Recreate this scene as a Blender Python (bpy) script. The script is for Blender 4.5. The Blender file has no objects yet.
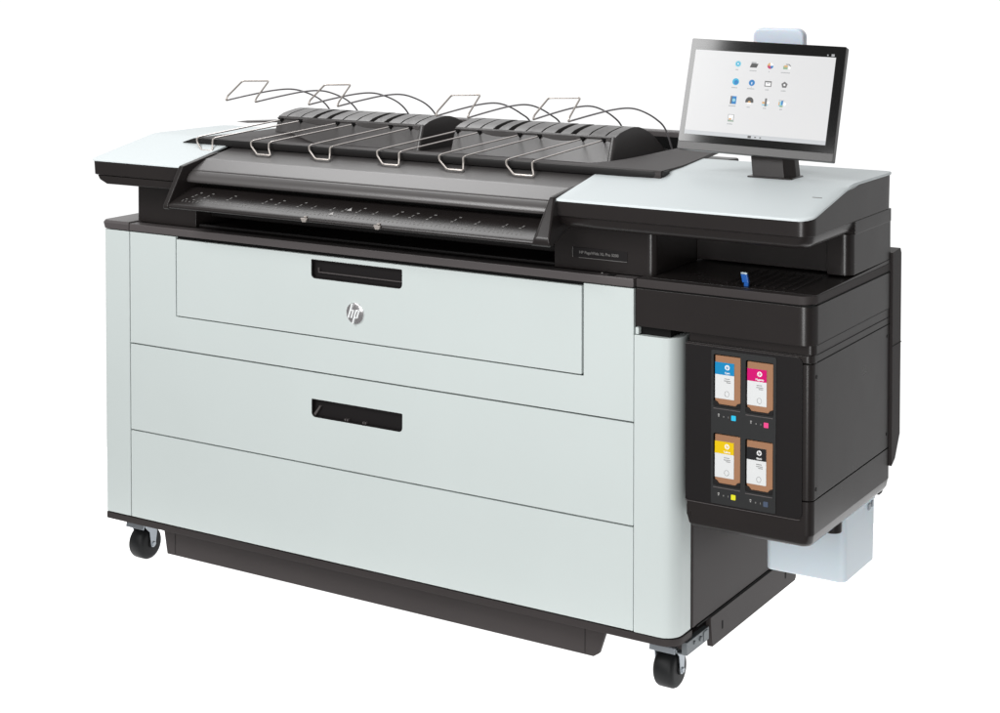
import bpy, bmesh, math
from mathutils import Vector, Matrix

S = bpy.context.scene
COL = S.collection
PI = math.pi

# ------------------------------------------------------------------ materials
def srgb(r, g, b):
    def f(c):
        c /= 255.0
        return c / 12.92 if c <= 0.04045 else ((c + 0.055) / 1.055) ** 2.4
    return (f(r), f(g), f(b), 1.0)

def mat(name, col, rough=0.5, metal=0.0, spec=0.5, bump=0.0, bscale=900.0, var=0.0, coat=0.0,
        emit=None, estr=0.0, trans=0.0, rvar=0.0, sss=0.0):
    m = bpy.data.materials.new(name); m.use_nodes = True
    nt = m.node_tree; N = nt.nodes; L = nt.links
    p = N["Principled BSDF"]
    p.inputs["Base Color"].default_value = col
    p.inputs["Roughness"].default_value = rough
    p.inputs["Metallic"].default_value = metal
    p.inputs["Specular IOR Level"].default_value = spec
    p.inputs["Coat Weight"].default_value = coat
    p.inputs["Coat Roughness"].default_value = 0.06
    p.inputs["Transmission Weight"].default_value = trans
    if sss:
        p.inputs["Subsurface Weight"].default_value = sss
        p.inputs["Subsurface Scale"].default_value = 0.02
    if emit:
        p.inputs["Emission Color"].default_value = emit
        p.inputs["Emission Strength"].default_value = estr
    if bump or var or rvar:
        tc = N.new("ShaderNodeTexCoord")
    if bump:
        n = N.new("ShaderNodeTexNoise"); n.inputs["Scale"].default_value = bscale; n.inputs["Detail"].default_value = 3
        L.new(tc.outputs["Object"], n.inputs["Vector"])
        b = N.new("ShaderNodeBump"); b.inputs["Strength"].default_value = bump; b.inputs["Distance"].default_value = 0.00009
        L.new(n.outputs["Fac"], b.inputs["Height"]); L.new(b.outputs["Normal"], p.inputs["Normal"])
    if var:
        n2 = N.new("ShaderNodeTexNoise"); n2.inputs["Scale"].default_value = 3.5; n2.inputs["Detail"].default_value = 5
        L.new(tc.outputs["Object"], n2.inputs["Vector"])
        mr = N.new("ShaderNodeMapRange")
        mr.inputs["From Min"].default_value = 0.3; mr.inputs["From Max"].default_value = 0.7
        mr.inputs["To Min"].default_value = 1 - var; mr.inputs["To Max"].default_value = 1 + var
        L.new(n2.outputs["Fac"], mr.inputs["Value"])
        mx = N.new("ShaderNodeVectorMath"); mx.operation = 'SCALE'
        mx.inputs[0].default_value = col[:3]
        L.new(mr.outputs["Result"], mx.inputs["Scale"]); L.new(mx.outputs["Vector"], p.inputs["Base Color"])
    if rvar:
        n3 = N.new("ShaderNodeTexNoise"); n3.inputs["Scale"].default_value = 9; n3.inputs["Detail"].default_value = 6
        L.new(tc.outputs["Object"], n3.inputs["Vector"])
        m3 = N.new("ShaderNodeMapRange")
        m3.inputs["To Min"].default_value = max(0.02, rough - rvar); m3.inputs["To Max"].default_value = rough + rvar
        L.new(n3.outputs["Fac"], m3.inputs["Value"]); L.new(m3.outputs["Result"], p.inputs["Roughness"])
    return m

M = {}
M['panel'] = mat('white_panel_paint', (0.580, 0.632, 0.620, 1), 0.42, spec=0.35, bump=0.10, bscale=700, var=0.012)
M['lid'] = mat('white_lid_plastic', (0.685, 0.735, 0.745, 1), 0.50, spec=0.12, bump=0.10, bscale=700, var=0.01)
M['dark'] = mat('charcoal_plastic', (0.0180, 0.0150, 0.0145, 1), 0.29, spec=0.30, bump=0.16, bscale=1100, var=0.08, rvar=0.05)
M['steel'] = mat('charcoal_painted_steel', (0.038, 0.0325, 0.032, 1), 0.55, spec=0.22, bump=0.2, bscale=1300, var=0.06)
M['trim'] = mat('grey_trim_plastic', (0.085, 0.075, 0.075, 1), 0.42, spec=0.5, bump=0.2, bscale=1100, var=0.05)
M['hood'] = mat('grey_hood_plastic', (0.070, 0.065, 0.064, 1), 0.34, spec=0.55, bump=0.2, bscale=1100, var=0.05)
M['galv'] = mat('dull_galvanised_steel', (0.16, 0.175, 0.185, 1), 0.5, metal=0.5, bump=0.3, bscale=300, var=0.2)
M['cover'] = mat('grey_satin_cover', (0.075, 0.070, 0.069, 1), 0.30, spec=0.5, bump=0.2, bscale=1100, var=0.05)
M['black'] = mat('black_plastic', (0.008, 0.007, 0.007, 1), 0.5, spec=0.3, bump=0.2)
M['void'] = mat('black_interior', (0.004, 0.004, 0.004, 1), 0.7, spec=0.15)
M['gloss'] = mat('black_ink_door', (0.010, 0.0085, 0.0088, 1), 0.42, spec=0.25, bump=0.15, bscale=1200)
M['bay'] = mat('grey_cartridge_bay', (0.017, 0.0175, 0.018, 1), 0.5, spec=0.4, bump=0.2)
M['bezel'] = mat('black_glass_bezel', (0.003, 0.003, 0.003, 1), 0.08, spec=0.5)
M['silver'] = mat('dark_silver_plastic', (0.075, 0.073, 0.072, 1), 0.32, spec=0.4, metal=0.1, bump=0.1)
M['screen'] = mat('lit_screen', (0.02, 0.02, 0.02, 1), 0.25, spec=0.3, emit=(0.715, 0.715, 0.72, 1), estr=1.0)
M['task'] = mat('screen_taskbar', (0.02, 0.02, 0.02, 1), 0.25, spec=0.3, emit=(0.55, 0.57, 0.59, 1), estr=1.0)
M['chrome'] = mat('bright_wire', (0.62, 0.58, 0.56, 1), 0.22, metal=1.0)
M['wire'] = mat('dark_steel_wire', (0.30, 0.285, 0.295, 1), 0.30, metal=0.3)
M['tip'] = mat('pale_wire_tip', (0.46, 0.42, 0.39, 1), 0.38, metal=0.55)
M['zinc'] = mat('zinc_plated_steel', (0.36, 0.39, 0.42, 1), 0.36, metal=0.85, bump=0.3, bscale=300, var=0.12)
M['rubber'] = mat('black_rubber', (0.0055, 0.006, 0.0065, 1), 0.5, spec=0.22, bump=0.3, bscale=500, var=0.15)
M['badge'] = mat('brushed_silver_badge', (0.74, 0.72, 0.73, 1), 0.20, metal=1.0, bump=0.2, bscale=400)
M['badge_dark'] = mat('dark_badge_letters', (0.80, 0.82, 0.82, 1), 0.4)
M['print'] = mat('light_grey_print', (0.42, 0.41, 0.40, 1), 0.6, spec=0.2)
M['print_dim'] = mat('dim_grey_print', (0.19, 0.185, 0.18, 1), 0.6, spec=0.2)
M['card'] = mat('brown_cardboard', (0.34, 0.175, 0.098, 1), 0.8, spec=0.15, bump=0.5, bscale=260, var=0.08)
M['label'] = mat('white_paper_label', (0.68, 0.69, 0.69, 1), 0.6, spec=0.2)
M['cyan'] = mat('cyan_ink_print', srgb(18, 130, 182), 0.55, spec=0.2)
M['magenta'] = mat('magenta_ink_print', srgb(200, 8, 106), 0.55, spec=0.2)
M['yellow'] = mat('yellow_ink_print', srgb(222, 186, 5), 0.55, spec=0.2)
M['blackink'] = mat('black_ink_print', srgb(32, 32, 34), 0.55, spec=0.2)
M['greyprint'] = mat('grey_label_print', (0.25, 0.25, 0.25, 1), 0.6, spec=0.2)
M['whiteprint'] = mat('white_label_print', (0.85, 0.85, 0.85, 1), 0.6, spec=0.2)
M['led_c'] = mat('lit_cyan_indicator', (0.01, 0.2, 0.3, 1), 0.4, emit=srgb(30, 180, 218), estr=0.72)
M['led_m'] = mat('lit_pink_indicator', (0.3, 0.02, 0.1, 1), 0.4, emit=srgb(225, 70, 128), estr=0.72)
M['led_y'] = mat('lit_yellow_indicator', (0.3, 0.3, 0.01, 1), 0.4, emit=srgb(215, 208, 20), estr=0.72)
M['led_k'] = mat('dim_blue_indicator', (0.03, 0.04, 0.06, 1), 0.4, emit=srgb(62, 74, 96), estr=0.7)
M['usb'] = mat('blue_plastic', (0.003, 0.085, 0.36, 1), 0.35, spec=0.5)
M['usbtip'] = mat('pale_blue_cap', (0.50, 0.60, 0.66, 1), 0.3, metal=0.4)
M['bin'] = mat('pale_blue_white_plastic', (0.58, 0.65, 0.70, 1), 0.42, spec=0.4, bump=0.1, var=0.02, sss=0.15)
M['beacon'] = mat('pale_translucent_plastic', (0.72, 0.80, 0.90, 1), 0.25, spec=0.5, sss=0.3)
def emat(name, c, s=0.9):
    return mat(name, (0.01, 0.01, 0.01, 1), 0.3, spec=0.2, emit=srgb(*c), estr=s)
M['i_blue'] = emat('icon_blue', (20, 130, 200)); M['i_cyan'] = emat('icon_cyan', (50, 185, 225))
M['i_grey'] = emat('icon_grey', (112, 112, 112)); M['i_dark'] = emat('icon_dark', (78, 78, 78))
M['i_pale'] = emat('icon_pale', (176, 178, 180)); M['i_pink'] = emat('icon_pink', (200, 60, 110))
M['i_orange'] = emat('icon_orange', (228, 180, 120)); M['i_white'] = emat('icon_white', (250, 250, 250), 1.0)
M['i_green'] = emat('icon_green', (150, 185, 150)); M['i_lblue'] = emat('icon_light_blue', (150, 215, 232))

# ------------------------------------------------------------------ mesh helpers
def link(name, bm, m, parent=None, bevel=0.0, seg=3, angle=35, wn=True, mats=None):
    bmesh.ops.remove_doubles(bm, verts=bm.verts, dist=1e-6)
    bmesh.ops.recalc_face_normals(bm, faces=bm.faces)
    if bevel:
        es = [e for e in bm.edges if len(e.link_faces) == 2 and e.calc_face_angle(0) > math.radians(30)]
        bmesh.ops.bevel(bm, geom=es, offset=bevel, segments=seg, profile=0.5, affect='EDGES', clamp_overlap=True)
    me = bpy.data.meshes.new(name); bm.to_mesh(me); bm.free()
    for mm in (mats or [m]):
        me.materials.append(M[mm] if isinstance(mm, str) else mm)
    for p in me.polygons: p.use_smooth = True
    me.set_sharp_from_angle(angle=math.radians(angle))
    o = bpy.data.objects.new(name, me); COL.objects.link(o)
    if parent: o.parent = parent
    if wn and bevel:
        w = o.modifiers.new('wn', 'WEIGHTED_NORMAL'); w.keep_sharp = True
    return o

def NB(): return bmesh.new()

def add_box(bm, x0, x1, y0, y1, z0, z1, mi=0):
    v = [bm.verts.new((x, y, z)) for x in (x0, x1) for y in (y0, y1) for z in (z0, z1)]
    fs = []
    for q in ((0,1,3,2), (4,6,7,5), (0,4,5,1), (2,3,7,6), (0,2,6,4), (1,5,7,3)):
        f = bm.faces.new([v[i] for i in q]); f.material_index = mi; fs.append(f)
    return v

def box(name, x0, x1, y0, y1, z0, z1, m, parent=None, bevel=0.002, seg=2):
    bm = NB(); add_box(bm, x0, x1, y0, y1, z0, z1)
    return link(name, bm, m, parent, bevel, seg)

def add_prism(bm, pts, axis, a0, a1, mi=0):
    """pts: 2D outline in the two other axes (x: (y,z); y: (x,z); z: (x,y))"""
    def P(p, a):
        if axis == 'x': return (a, p[0], p[1])
        if axis == 'y': return (p[0], a, p[1])
        return (p[0], p[1], a)
    A = [bm.verts.new(P(p, a0)) for p in pts]; B = [bm.verts.new(P(p, a1)) for p in pts]
    n = len(pts)
    f = bm.faces.new(A); f.material_index = mi
    f = bm.faces.new(B[::-1]); f.material_index = mi
    for i in range(n):
        f = bm.faces.new((A[i], B[i], B[(i+1) % n], A[(i+1) % n])); f.material_index = mi

def prism(name, pts, axis, a0, a1, m, parent=None, bevel=0.002, seg=2):
    bm = NB(); add_prism(bm, pts, axis, a0, a1)
    return link(name, bm, m, parent, bevel, seg)

def rrect(x0, x1, y0, y1, r, n=6):
    """rounded rectangle; r = (bl, br, tr, tl)"""
    if not isinstance(r, (tuple, list)): r = (r,)*4
    out = []
    for (cx, cy, a0, rr) in ((x0, y0, PI, r[0]), (x1, y0, 1.5*PI, r[1]), (x1, y1, 0, r[2]), (x0, y1, 0.5*PI, r[3])):
        if rr <= 0: out.append((cx, cy)); continue
        ox = cx + (rr if cx == x0 else -rr); oy = cy + (rr if cy == y0 else -rr)
        for k in range(n+1):
            a = a0 + 0.5*PI*k/n
            out.append((ox + rr*math.cos(a), oy + rr*math.sin(a)))
    return out

def catmull(pts, n=6):
    pts = [Vector(p) for p in pts]; out = []
    for i in range(len(pts)-1):
        p0 = pts[max(i-1, 0)]; p1 = pts[i]; p2 = pts[i+1]; p3 = pts[min(i+2, len(pts)-1)]
        for k in range(n):
            t = k/n
            out.append(0.5*((2*p1) + (p2-p0)*t + (2*p0-5*p1+4*p2-p3)*t*t + (3*p1-p0-3*p2+p3)*t*t*t))
    out.append(pts[-1]); return out

def round_path(pts, r=0.008, n=4):
    pts = [Vector(p) for p in pts]; out = [pts[0]]
    for i in range(1, len(pts)-1):
        a, b, c = pts[i-1], pts[i], pts[i+1]
        d1 = (a-b); d2 = (c-b); rr = min(r, d1.length*0.45, d2.length*0.45)
        s = b + d1.normalized()*rr; e = b + d2.normalized()*rr
        for k in range(n+1):
            t = k/n; out.append((1-t)**2*s + 2*t*(1-t)*b + t*t*e)
    out.append(pts[-1]); return out

def add_tube(bm, pts, r, n=8, mi=0):
    pts = [Vector(p) for p in pts]; rings = []
    up = None
    for i, p in enumerate(pts):
        t = (pts[min(i+1, len(pts)-1)] - pts[max(i-1, 0)]).normalized()
        if up is None:
            up = t.orthogonal().normalized()
        up = (up - t*up.dot(t)).normalized()
        s = t.cross(up)
        rings.append([bm.verts.new(p + r*(math.cos(2*PI*k/n)*up + math.sin(2*PI*k/n)*s)) for k in range(n)])
    for a, b in zip(rings, rings[1:]):
        for k in range(n):
            f = bm.faces.new((a[k], a[(k+1) % n], b[(k+1) % n], b[k])); f.material_index = mi
    f = bm.faces.new(rings[0][::-1]); f.material_index = mi
    f = bm.faces.new(rings[-1]); f.material_index = mi

def add_cyl(bm, c, axis, r, h0, h1, n=32, mi=0):
    """cylinder with axis through c (the two other coordinates) from h0 to h1"""
    pts = [(c[0]+r*math.cos(2*PI*k/n), c[1]+r*math.sin(2*PI*k/n)) for k in range(n)]
    add_prism(bm, pts, axis, h0, h1, mi)

def cut(o, bm_c):
    """boolean difference, applied"""
    me = bpy.data.meshes.new('c'); bmesh.ops.recalc_face_normals(bm_c, faces=bm_c.faces); bm_c.to_mesh(me); bm_c.free()
    c = bpy.data.objects.new('c', me); COL.objects.link(c)
    md = o.modifiers.new('b', 'BOOLEAN'); md.operation = 'DIFFERENCE'; md.solver = 'EXACT'; md.object = c
    ws = [m for m in o.modifiers if m.type == 'WEIGHTED_NORMAL']
    for w in ws: o.modifiers.remove(w)
    bpy.context.view_layer.update()
    dg = bpy.context.evaluated_depsgraph_get()
    nm = bpy.data.meshes.new_from_object(o.evaluated_get(dg))
    o.modifiers.clear(); o.data = nm
    for p in nm.polygons: p.use_smooth = True
    nm.set_sharp_from_angle(angle=math.radians(35))
    w = o.modifiers.new('wn', 'WEIGHTED_NORMAL'); w.keep_sharp = True
    bpy.data.objects.remove(c); bpy.data.meshes.remove(me)
    return o

def text_bm(bm, s, size, mtx, mi=0, align='CENTER', thick=0.0003, bold=0.0):
    cu = bpy.data.curves.new('t', 'FONT'); cu.body = s; cu.size = size; cu.align_x = align; cu.align_y = 'CENTER'
    cu.extrude = thick; cu.offset = bold; cu.resolution_u = 3
    o = bpy.data.objects.new('t', cu); COL.objects.link(o)
    bpy.context.view_layer.update()
    me = bpy.data.meshes.new_from_object(o.evaluated_get(bpy.context.evaluated_depsgraph_get()))
    me.transform(mtx)
    n0 = len(bm.faces); bm.from_mesh(me); bm.faces.ensure_lookup_table()
    for f in bm.faces[n0:]: f.material_index = mi
    bpy.data.objects.remove(o); bpy.data.curves.remove(cu); bpy.data.meshes.remove(me)

FRONT = lambda x, y, z: Matrix(((1,0,0,x), (0,0,-1,y), (0,1,0,z), (0,0,0,1)))   # local xy -> world xz, faces -Y

def tag(o, label=None, cat=None, group=None, kind=None):
    if label: o['label'] = label
    if cat: o['category'] = cat
    if group: o['group'] = group
    if kind: o['kind'] = kind
    return o
def empty(name, loc, parent=None):
    o = bpy.data.objects.new(name, None); COL.objects.link(o); o.location = loc; o.empty_display_size = 0.1
    if parent: o.parent = parent
    return o
def slab(bm, x0, x1, y0, y1, zt, levels, rfl=0, rfr=0, rbl=0, rbr=0, nx=14, ny=14, mi=0):
    """top surface z=zt(x,y) over a rectangle with rounded plan corners; levels = [(z or fn, inset)] downward"""
    ys = set()
    for k in range(ny+1): ys.add(round(y0 + (y1-y0)*k/ny, 5))
    for r, base, sg in ((max(rfl, rfr), y0, 1), (max(rbl, rbr), y1, -1)):
        if r:
            for k in range(7): ys.add(round(base + sg*r*(1-math.cos(0.5*PI*k/6)), 5))
    ys = sorted(ys)
    def lim(y):
        xl, xr = x0, x1
        def off(r, d): return r - math.sqrt(max(0, r*r-(r-d)**2)) if d < r else 0
        xl += max(off(rfl, y-y0) if rfl else 0, off(rbl, y1-y) if rbl else 0)
        xr -= max(off(rfr, y-y0) if rfr else 0, off(rbr, y1-y) if rbr else 0)
        return xl, xr
    xs_t = [k/nx for k in range(nx+1)]
    G = []
    for y in ys:
        xl, xr = lim(y)
        G.append([bm.verts.new((xl+(xr-xl)*t, y, zt(xl+(xr-xl)*t, y))) for t in xs_t])
    for a, b in zip(G, G[1:]):
        for k in range(nx):
            bm.faces.new((a[k], a[k+1], b[k+1], b[k])).material_index = mi
    loop = G[0][:] + [r[-1] for r in G[1:]] + G[-1][-2::-1] + [r[0] for r in G[-2:0:-1]]
    cx, cy = (x0+x1)/2, (y0+y1)/2
    prev = loop
    for zl, ins in levels:
        ring = []
        for v in loop:
            x, y = v.co.x, v.co.y
            sx = 1-ins/((x1-x0)/2); sy = 1-ins/((y1-y0)/2)
            nxp, nyp = cx+(x-cx)*sx, cy+(y-cy)*sy
            z = zl(x, y) if callable(zl) else zl
            ring.append(bm.verts.new((nxp, nyp, z)))
        n = len(ring)
        for k in range(n):
            bm.faces.new((prev[k], ring[k], ring[(k+1) % n], prev[(k+1) % n])).material_index = mi
        prev = ring
    bm.faces.new(prev).material_index = mi

# ================================================================== floor
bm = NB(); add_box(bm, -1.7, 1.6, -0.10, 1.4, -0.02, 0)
fl = link('floor', bm, None, wn=False, mats=[mat('white_floor_added_glow', (0.8, 0.8, 0.8, 1), 0.6, spec=0.2, emit=(1, 1, 1, 1), estr=1.03)])  # plain floor given an added glow, stays pure white and shows no shadow
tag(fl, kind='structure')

# ================================================================== the printer
P = empty('large_format_printer', (0, 0.3, 0))
tag(P, 'large white and charcoal wide format printer on casters with tilted touchscreen and wire guides', 'printer')
P_loc = P.location.copy()
def fix(o):                                  # keep world placement under the Empty
    o.matrix_parent_inverse = Matrix.Translation(-P_loc); return o
def part(o, label=None):
    o.parent = P; fix(o)
    if label: o['label'] = label
    return o
def sub(o, par, label=None):
    o.parent = par
    if label: o['label'] = label
    return o

# ---- chassis
part(box('chassis', -0.905, 0.808, 0.080, 0.68, 0.142, 0.928, 'steel', bevel=0.004))
part(box('chassis_front_frame', -0.90, 0.785, 0.0105, 0.0790, 0.15, 0.925, 'void', bevel=0))
part(box('rear_housing', -0.86, 0.60, 0.27, 0.80, 0.93, 1.118, 'dark', bevel=0.006))
# ---- left pillar
part(prism('left_pillar', rrect(-0.9155, -0.8215, 0, 0.30, (0.012, 0.001, 0, 0), 5), 'z', 0.1405, 0.911, 'panel', bevel=0.0012, seg=2))
# ---- drawers
def front_panel(name, x0, x1, z0, z1, m='panel', y0=0.0, y1=0.010):
    return part(prism(name, rrect(x0, x1, z0, z1, 0.002, 2), 'y', y0, y1, m, bevel=0.0011, seg=2))
front_panel('lower_drawer', -0.8186, 0.6984, 0.1405, 0.3744)
mid = front_panel('middle_drawer', -0.8186, 0.6984, 0.3778, 0.6088)
c = NB(); add_prism(c, rrect(-0.206, 0.071, 0.497, 0.543, (0.011, 0.011, 0.003, 0.003), 5), 'y', -0.05, 0.05)
cut(mid, c)
upf = part(prism('upper_drawer', [(-0.8186, 0.6123), (0.6984, 0.6123), (0.6984, 0.911), (0.5712, 0.911), (0.5712, 0.6992), (-0.6562, 0.6992), (-0.6562, 0.911), (-0.8186, 0.911)], 'y', 0, 0.010, 'panel', bevel=0.0011, seg=2))
flap = front_panel('flap_door', -0.6532, 0.5664, 0.7022, 0.9045)
c = NB(); add_prism(c, rrect(-0.206, 0.071, 0.846, 0.894, (0.011, 0.011, 0.003, 0.003), 5), 'y', -0.05, 0.05)
cut(flap, c)
# handle pockets (open boxes set in the panels)
def pocket(par, z0, z1, name='handle_recess'):
    bm = NB()
    x0, x1 = -0.2055, 0.0705; y0, y1 = 0.0008, 0.0098; t = 0.0
    o = rrect(x0, x1, z0+0.0005, z1-0.0005, (0.011, 0.011, 0.003, 0.003), 5)
    i_ = rrect(x0+0.0025, x1-0.0025, z0+0.003, z1-0.003, (0.009, 0.009, 0.002, 0.002), 5)
    A = [bm.verts.new((p[0], y0, p[1])) for p in o]; B = [bm.verts.new((p[0], y0, p[1])) for p in i_]
    C_ = [bm.verts.new((p[0], y1, p[1])) for p in i_]
    n = len(A)
    for k in range(n):
        q = (k+1) % n
        bm.faces.new((A[k], A[q], B[q], B[k])); bm.faces.new((B[k], B[q], C_[q], C_[k]))
    bm.faces.new(C_)
    return sub(link(name, bm, 'gloss', wn=False), par)
h1 = pocket(flap, 0.846, 0.894)
h2 = pocket(mid, 0.497, 0.543)
bm = NB(); add_box(bm, -0.186, 0.068, 0.0032, 0.0095, 0.8615, 0.8635); add_box(bm, -0.186, -0.184, 0.0032, 0.0095, 0.8635, 0.874)
sub(link('pull_lip', bm, 'trim', wn=False), flap)
bm = NB()
for x in (-0.105, -0.098, -0.050, -0.043): add_box(bm, x, x+0.004, 0.002, 0.0095, 0.5005, 0.5055)
add_prism(bm, [(-0.2025, 0.5035), (-0.197, 0.5005), (-0.180, 0.5255), (-0.184, 0.5270)], 'y', 0.004, 0.0096)
sub(link('latch_detail', bm, 'trim', wn=False), mid)

# ---- logo badge
lg = part(empty('logo_badge', (-0.069, 0, 0.7725)))
lg.location = (-0.069, 0, 0.7725)
bm = NB()
n = 48; R_ = 0.0262
ring0 = [bm.verts.new((R_*math.cos(2*PI*k/n), -0.0005, R_*math.sin(2*PI*k/n))) for k in range(n)]
ring1 = [bm.verts.new((R_*0.985*math.cos(2*PI*k/n), -0.0030, R_*0.985*math.sin(2*PI*k/n))) for k in range(n)]
prev = ring1
for k in range(n): bm.faces.new((ring0[k], ring0[(k+1) % n], ring1[(k+1) % n], ring1[k]))
for s, d in ((0.85, 0.0046), (0.65, 0.0060), (0.4, 0.0071), (0.2, 0.0076)):
    rg = [bm.verts.new((R_*s*math.cos(2*PI*k/n), -d, R_*s*math.sin(2*PI*k/n))) for k in range(n)]
    for k in range(n): bm.faces.new((prev[k], prev[(k+1) % n], rg[(k+1) % n], rg[k]))
    prev = rg
bm.faces.new(prev); bm.faces.new(ring0[::-1])
sub(link('badge_disc', bm, 'badge', wn=False), lg)
def letters(bm, R, y0, y1, mi=0):
    sh = 0.32                                  # slant
    def st(x0, x1, z0, z1):
        add_prism(bm, [(x0+sh*z0, z0), (x1+sh*z0, z0), (x1+sh*z1, z1), (x0+sh*z1, z1)], 'y', y0, y1, mi)
    w = R*0.17
    st(-0.56*R, -0.56*R+w, -0.42*R, 0.93*R)             # h
    st(-0.56*R+w, -0.20*R, 0.24*R, 0.40*R)
    st(-0.22*R, -0.22*R+w, -0.42*R, 0.36*R)
    st(0.10*R, 0.10*R+w, -0.95*R, 0.40*R)              # p
    st(0.10*R+w, 0.46*R, 0.24*R, 0.40*R)
    st(0.42*R, 0.42*R+w, -0.38*R, 0.36*R)
    st(0.10*R+w, 0.46*R, -0.42*R, -0.27*R)
bm = NB(); letters(bm, R_, -0.0084, -0.0028)
sub(link('badge_letters', bm, 'badge_dark', wn=False), lg)

# ---- right pillar (rounded corner)
pl = rrect(0.7015, 0.8035, -0.004, 0.079, (0.002, 0.040, 0.002, 0.0), 8)
bm = NB(); add_prism(bm, pl, 'z', 0.1405, 0.8095)
part(link('right_pillar', bm, 'panel', bevel=0.0018, seg=2))
part(box('pillar_bracket', 0.7035, 0.7115, -0.001, 0.02, 0.811, 0.826, 'panel', bevel=0.001))
# ---- top trim, shoulder cap, bottom trim
part(box('top_trim', -0.8195, 0.699, -0.0025, 0.03, 0.9135, 0.9335, 'trim', bevel=0.003))
part(box('deck', -0.82, 0.699, 0.0305, 0.30, 0.926, 0.9325, 'dark', bevel=0.001))
bm = NB()
slab(bm, -0.9165, -0.8225, -0.001, 0.36, lambda x, y: 0.9365, [(0.930, -0.004), (0.914, -0.001)], rfl=0.016, nx=4, ny=4)
part(link('shoulder_cap', bm, 'trim', bevel=0.0015, seg=2))
bm = NB(); add_prism(bm, rrect(-0.916, 0.8045, 0.0005, 0.085, (0.010, 0.040, 0, 0), 8), 'z', 0.1200, 0.1372)
part(link('bottom_trim', bm, 'steel', bevel=0.002, seg=2))
bm = NB(); add_box(bm, -0.905, 0.785, 0.012, 0.07, 0.1372, 0.1405)
part(link('bottom_gap_seal', bm, 'void', wn=False))
# ---- skirt
bm = NB()
add_prism(bm, [(-0.742, 0.118), (-0.728, 0.043), (0.576, 0.043), (0.590, 0.052), (0.612, 0.118)], 'y', 0.040, 0.052)
sk = part(link('base_skirt', bm, 'steel', bevel=0.0012))
bm = NB()
for x in (-0.700, 0.5535): add_box(bm, x, x+0.0014, 0.0392, 0.041, 0.046, 0.1185)
sub(link('skirt_seam', bm, 'black', wn=False), sk).matrix_parent_inverse = Matrix()
part(box('base_plate', -0.88, 0.795, 0.053, 0.66, 0.10, 0.1195, 'steel', bevel=0.002))
# ---- side rail and corner bracket
bm = NB()
add_prism(bm, [(0.168, 0.128), (0.1775, 0.068), (0.676, 0.068), (0.682, 0.075), (0.682, 0.1385), (0.168, 0.1385)], 'x', 0.7985, 0.812)
rail = part(link('side_rail', bm, 'steel', bevel=0.001))
bm = NB()
for y in (0.232, 0.612): add_prism(bm, rrect(y-0.0035, y+0.0035, 0.092, 0.112, 0.0034, 4), 'x', 0.811, 0.8126)
sub(link('rail_slot', bm, 'void', wn=False), rail)
bm = NB()
add_box(bm, 0.795, 0.8085, 0.050, 0.166, 0.090, 0.1190); add_box(bm, 0.76, 0.795, 0.050, 0.166, 0.090, 0.093)
add_cyl(bm, (0.120, 0.106), 'x', 0.006, 0.8085, 0.8125, 12); add_cyl(bm, (0.088, 0.108), 'x', 0.0045, 0.8085, 0.8115, 12)
add_box(bm, 0.8085, 0.8105, 0.135, 0.158, 0.094, 0.116)
part(link('corner_bracket', bm, 'galv', bevel=0.0008))
part(box('side_panel_seam', 0.800, 0.8094, 0.10, 0.679, 0.1388, 0.1418, 'void', bevel=0))

# ---- casters
def caster(x, y):
    t = empty('caster', (x, y, 0)); part(t)
    w, r = 0.0255, 0.0440
    # wheel with rounded tread, built around the X axis
    bm = NB(); n = 40
    prof = [(-w, 0.012), (-w, 0.031), (-w+0.001, 0.036), (-w+0.005, 0.0415), (-w+0.010, r), (w-0.010, r), (w-0.005, 0.0415), (w-0.001, 0.036), (w, 0.031), (w, 0.012)]
    rings = []
    for k in range(n):
        a = 2*PI*k/n; rings.append([bm.verts.new((px, pr*math.cos(a), r+pr*math.sin(a))) for px, pr in prof])
    for k in range(n):
        A, B = rings[k], rings[(k+1) % n]
        for j in range(len(prof)-1): bm.faces.new((A[j], B[j], B[j+1], A[j+1]))
    bm.faces.new([rg[0] for rg in rings]); bm.faces.new([rg[-1] for rg in rings][::-1])
    wl = sub(link('wheel', bm, 'rubber', wn=False), t)
    bm = NB(); add_cyl(bm, (0, r), 'x', 0.012, -w-0.004, w+0.004, 24)
    sub(link('hub', bm, 'rubber', bevel=0.001), t)
    # fork: two tapered cheeks from a raked crown
    bm = NB()
    for s in (-1, 1):
        x0 = s*(w+0.0035); x1 = s*(w+0.0065)
        add_prism(bm, [(-0.034, 0.104), (0.026, 0.104), (0.016, 0.088), (0.008, 0.040), (0.002, 0.034), (-0.006, 0.036), (-0.009, 0.045), (-0.014, 0.078), (-0.030, 0.094)], 'x', min(x0, x1), max(x0, x1))
    add_box(bm, -w-0.0065, w+0.0065, -0.036, 0.034, 0.1005, 0.1045); add_prism(bm, [(-0.0385, 0.1045), (-0.041, 0.092), (-0.0385, 0.0915), (-0.036, 0.1005)], 'x', -w-0.0065, w+0.0065)
    add_cyl(bm, (0, r), 'x', 0.0065, -w-0.010, w+0.010, 6)
    sub(link('fork', bm, 'zinc', bevel=0.0008), t)
    bm = NB(); add_cyl(bm, (0, 0), 'z', 0.028, 0.105, 0.1125, 28); add_box(bm, -0.038, 0.038, -0.038, 0.038, 0.1130, 0.1165)
    sub(link('mounting_plate', bm, 'zinc', bevel=0.001), t)
    return t
ca = caster(-0.844, 0.078); cb = caster(0.752, 0.078)

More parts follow.
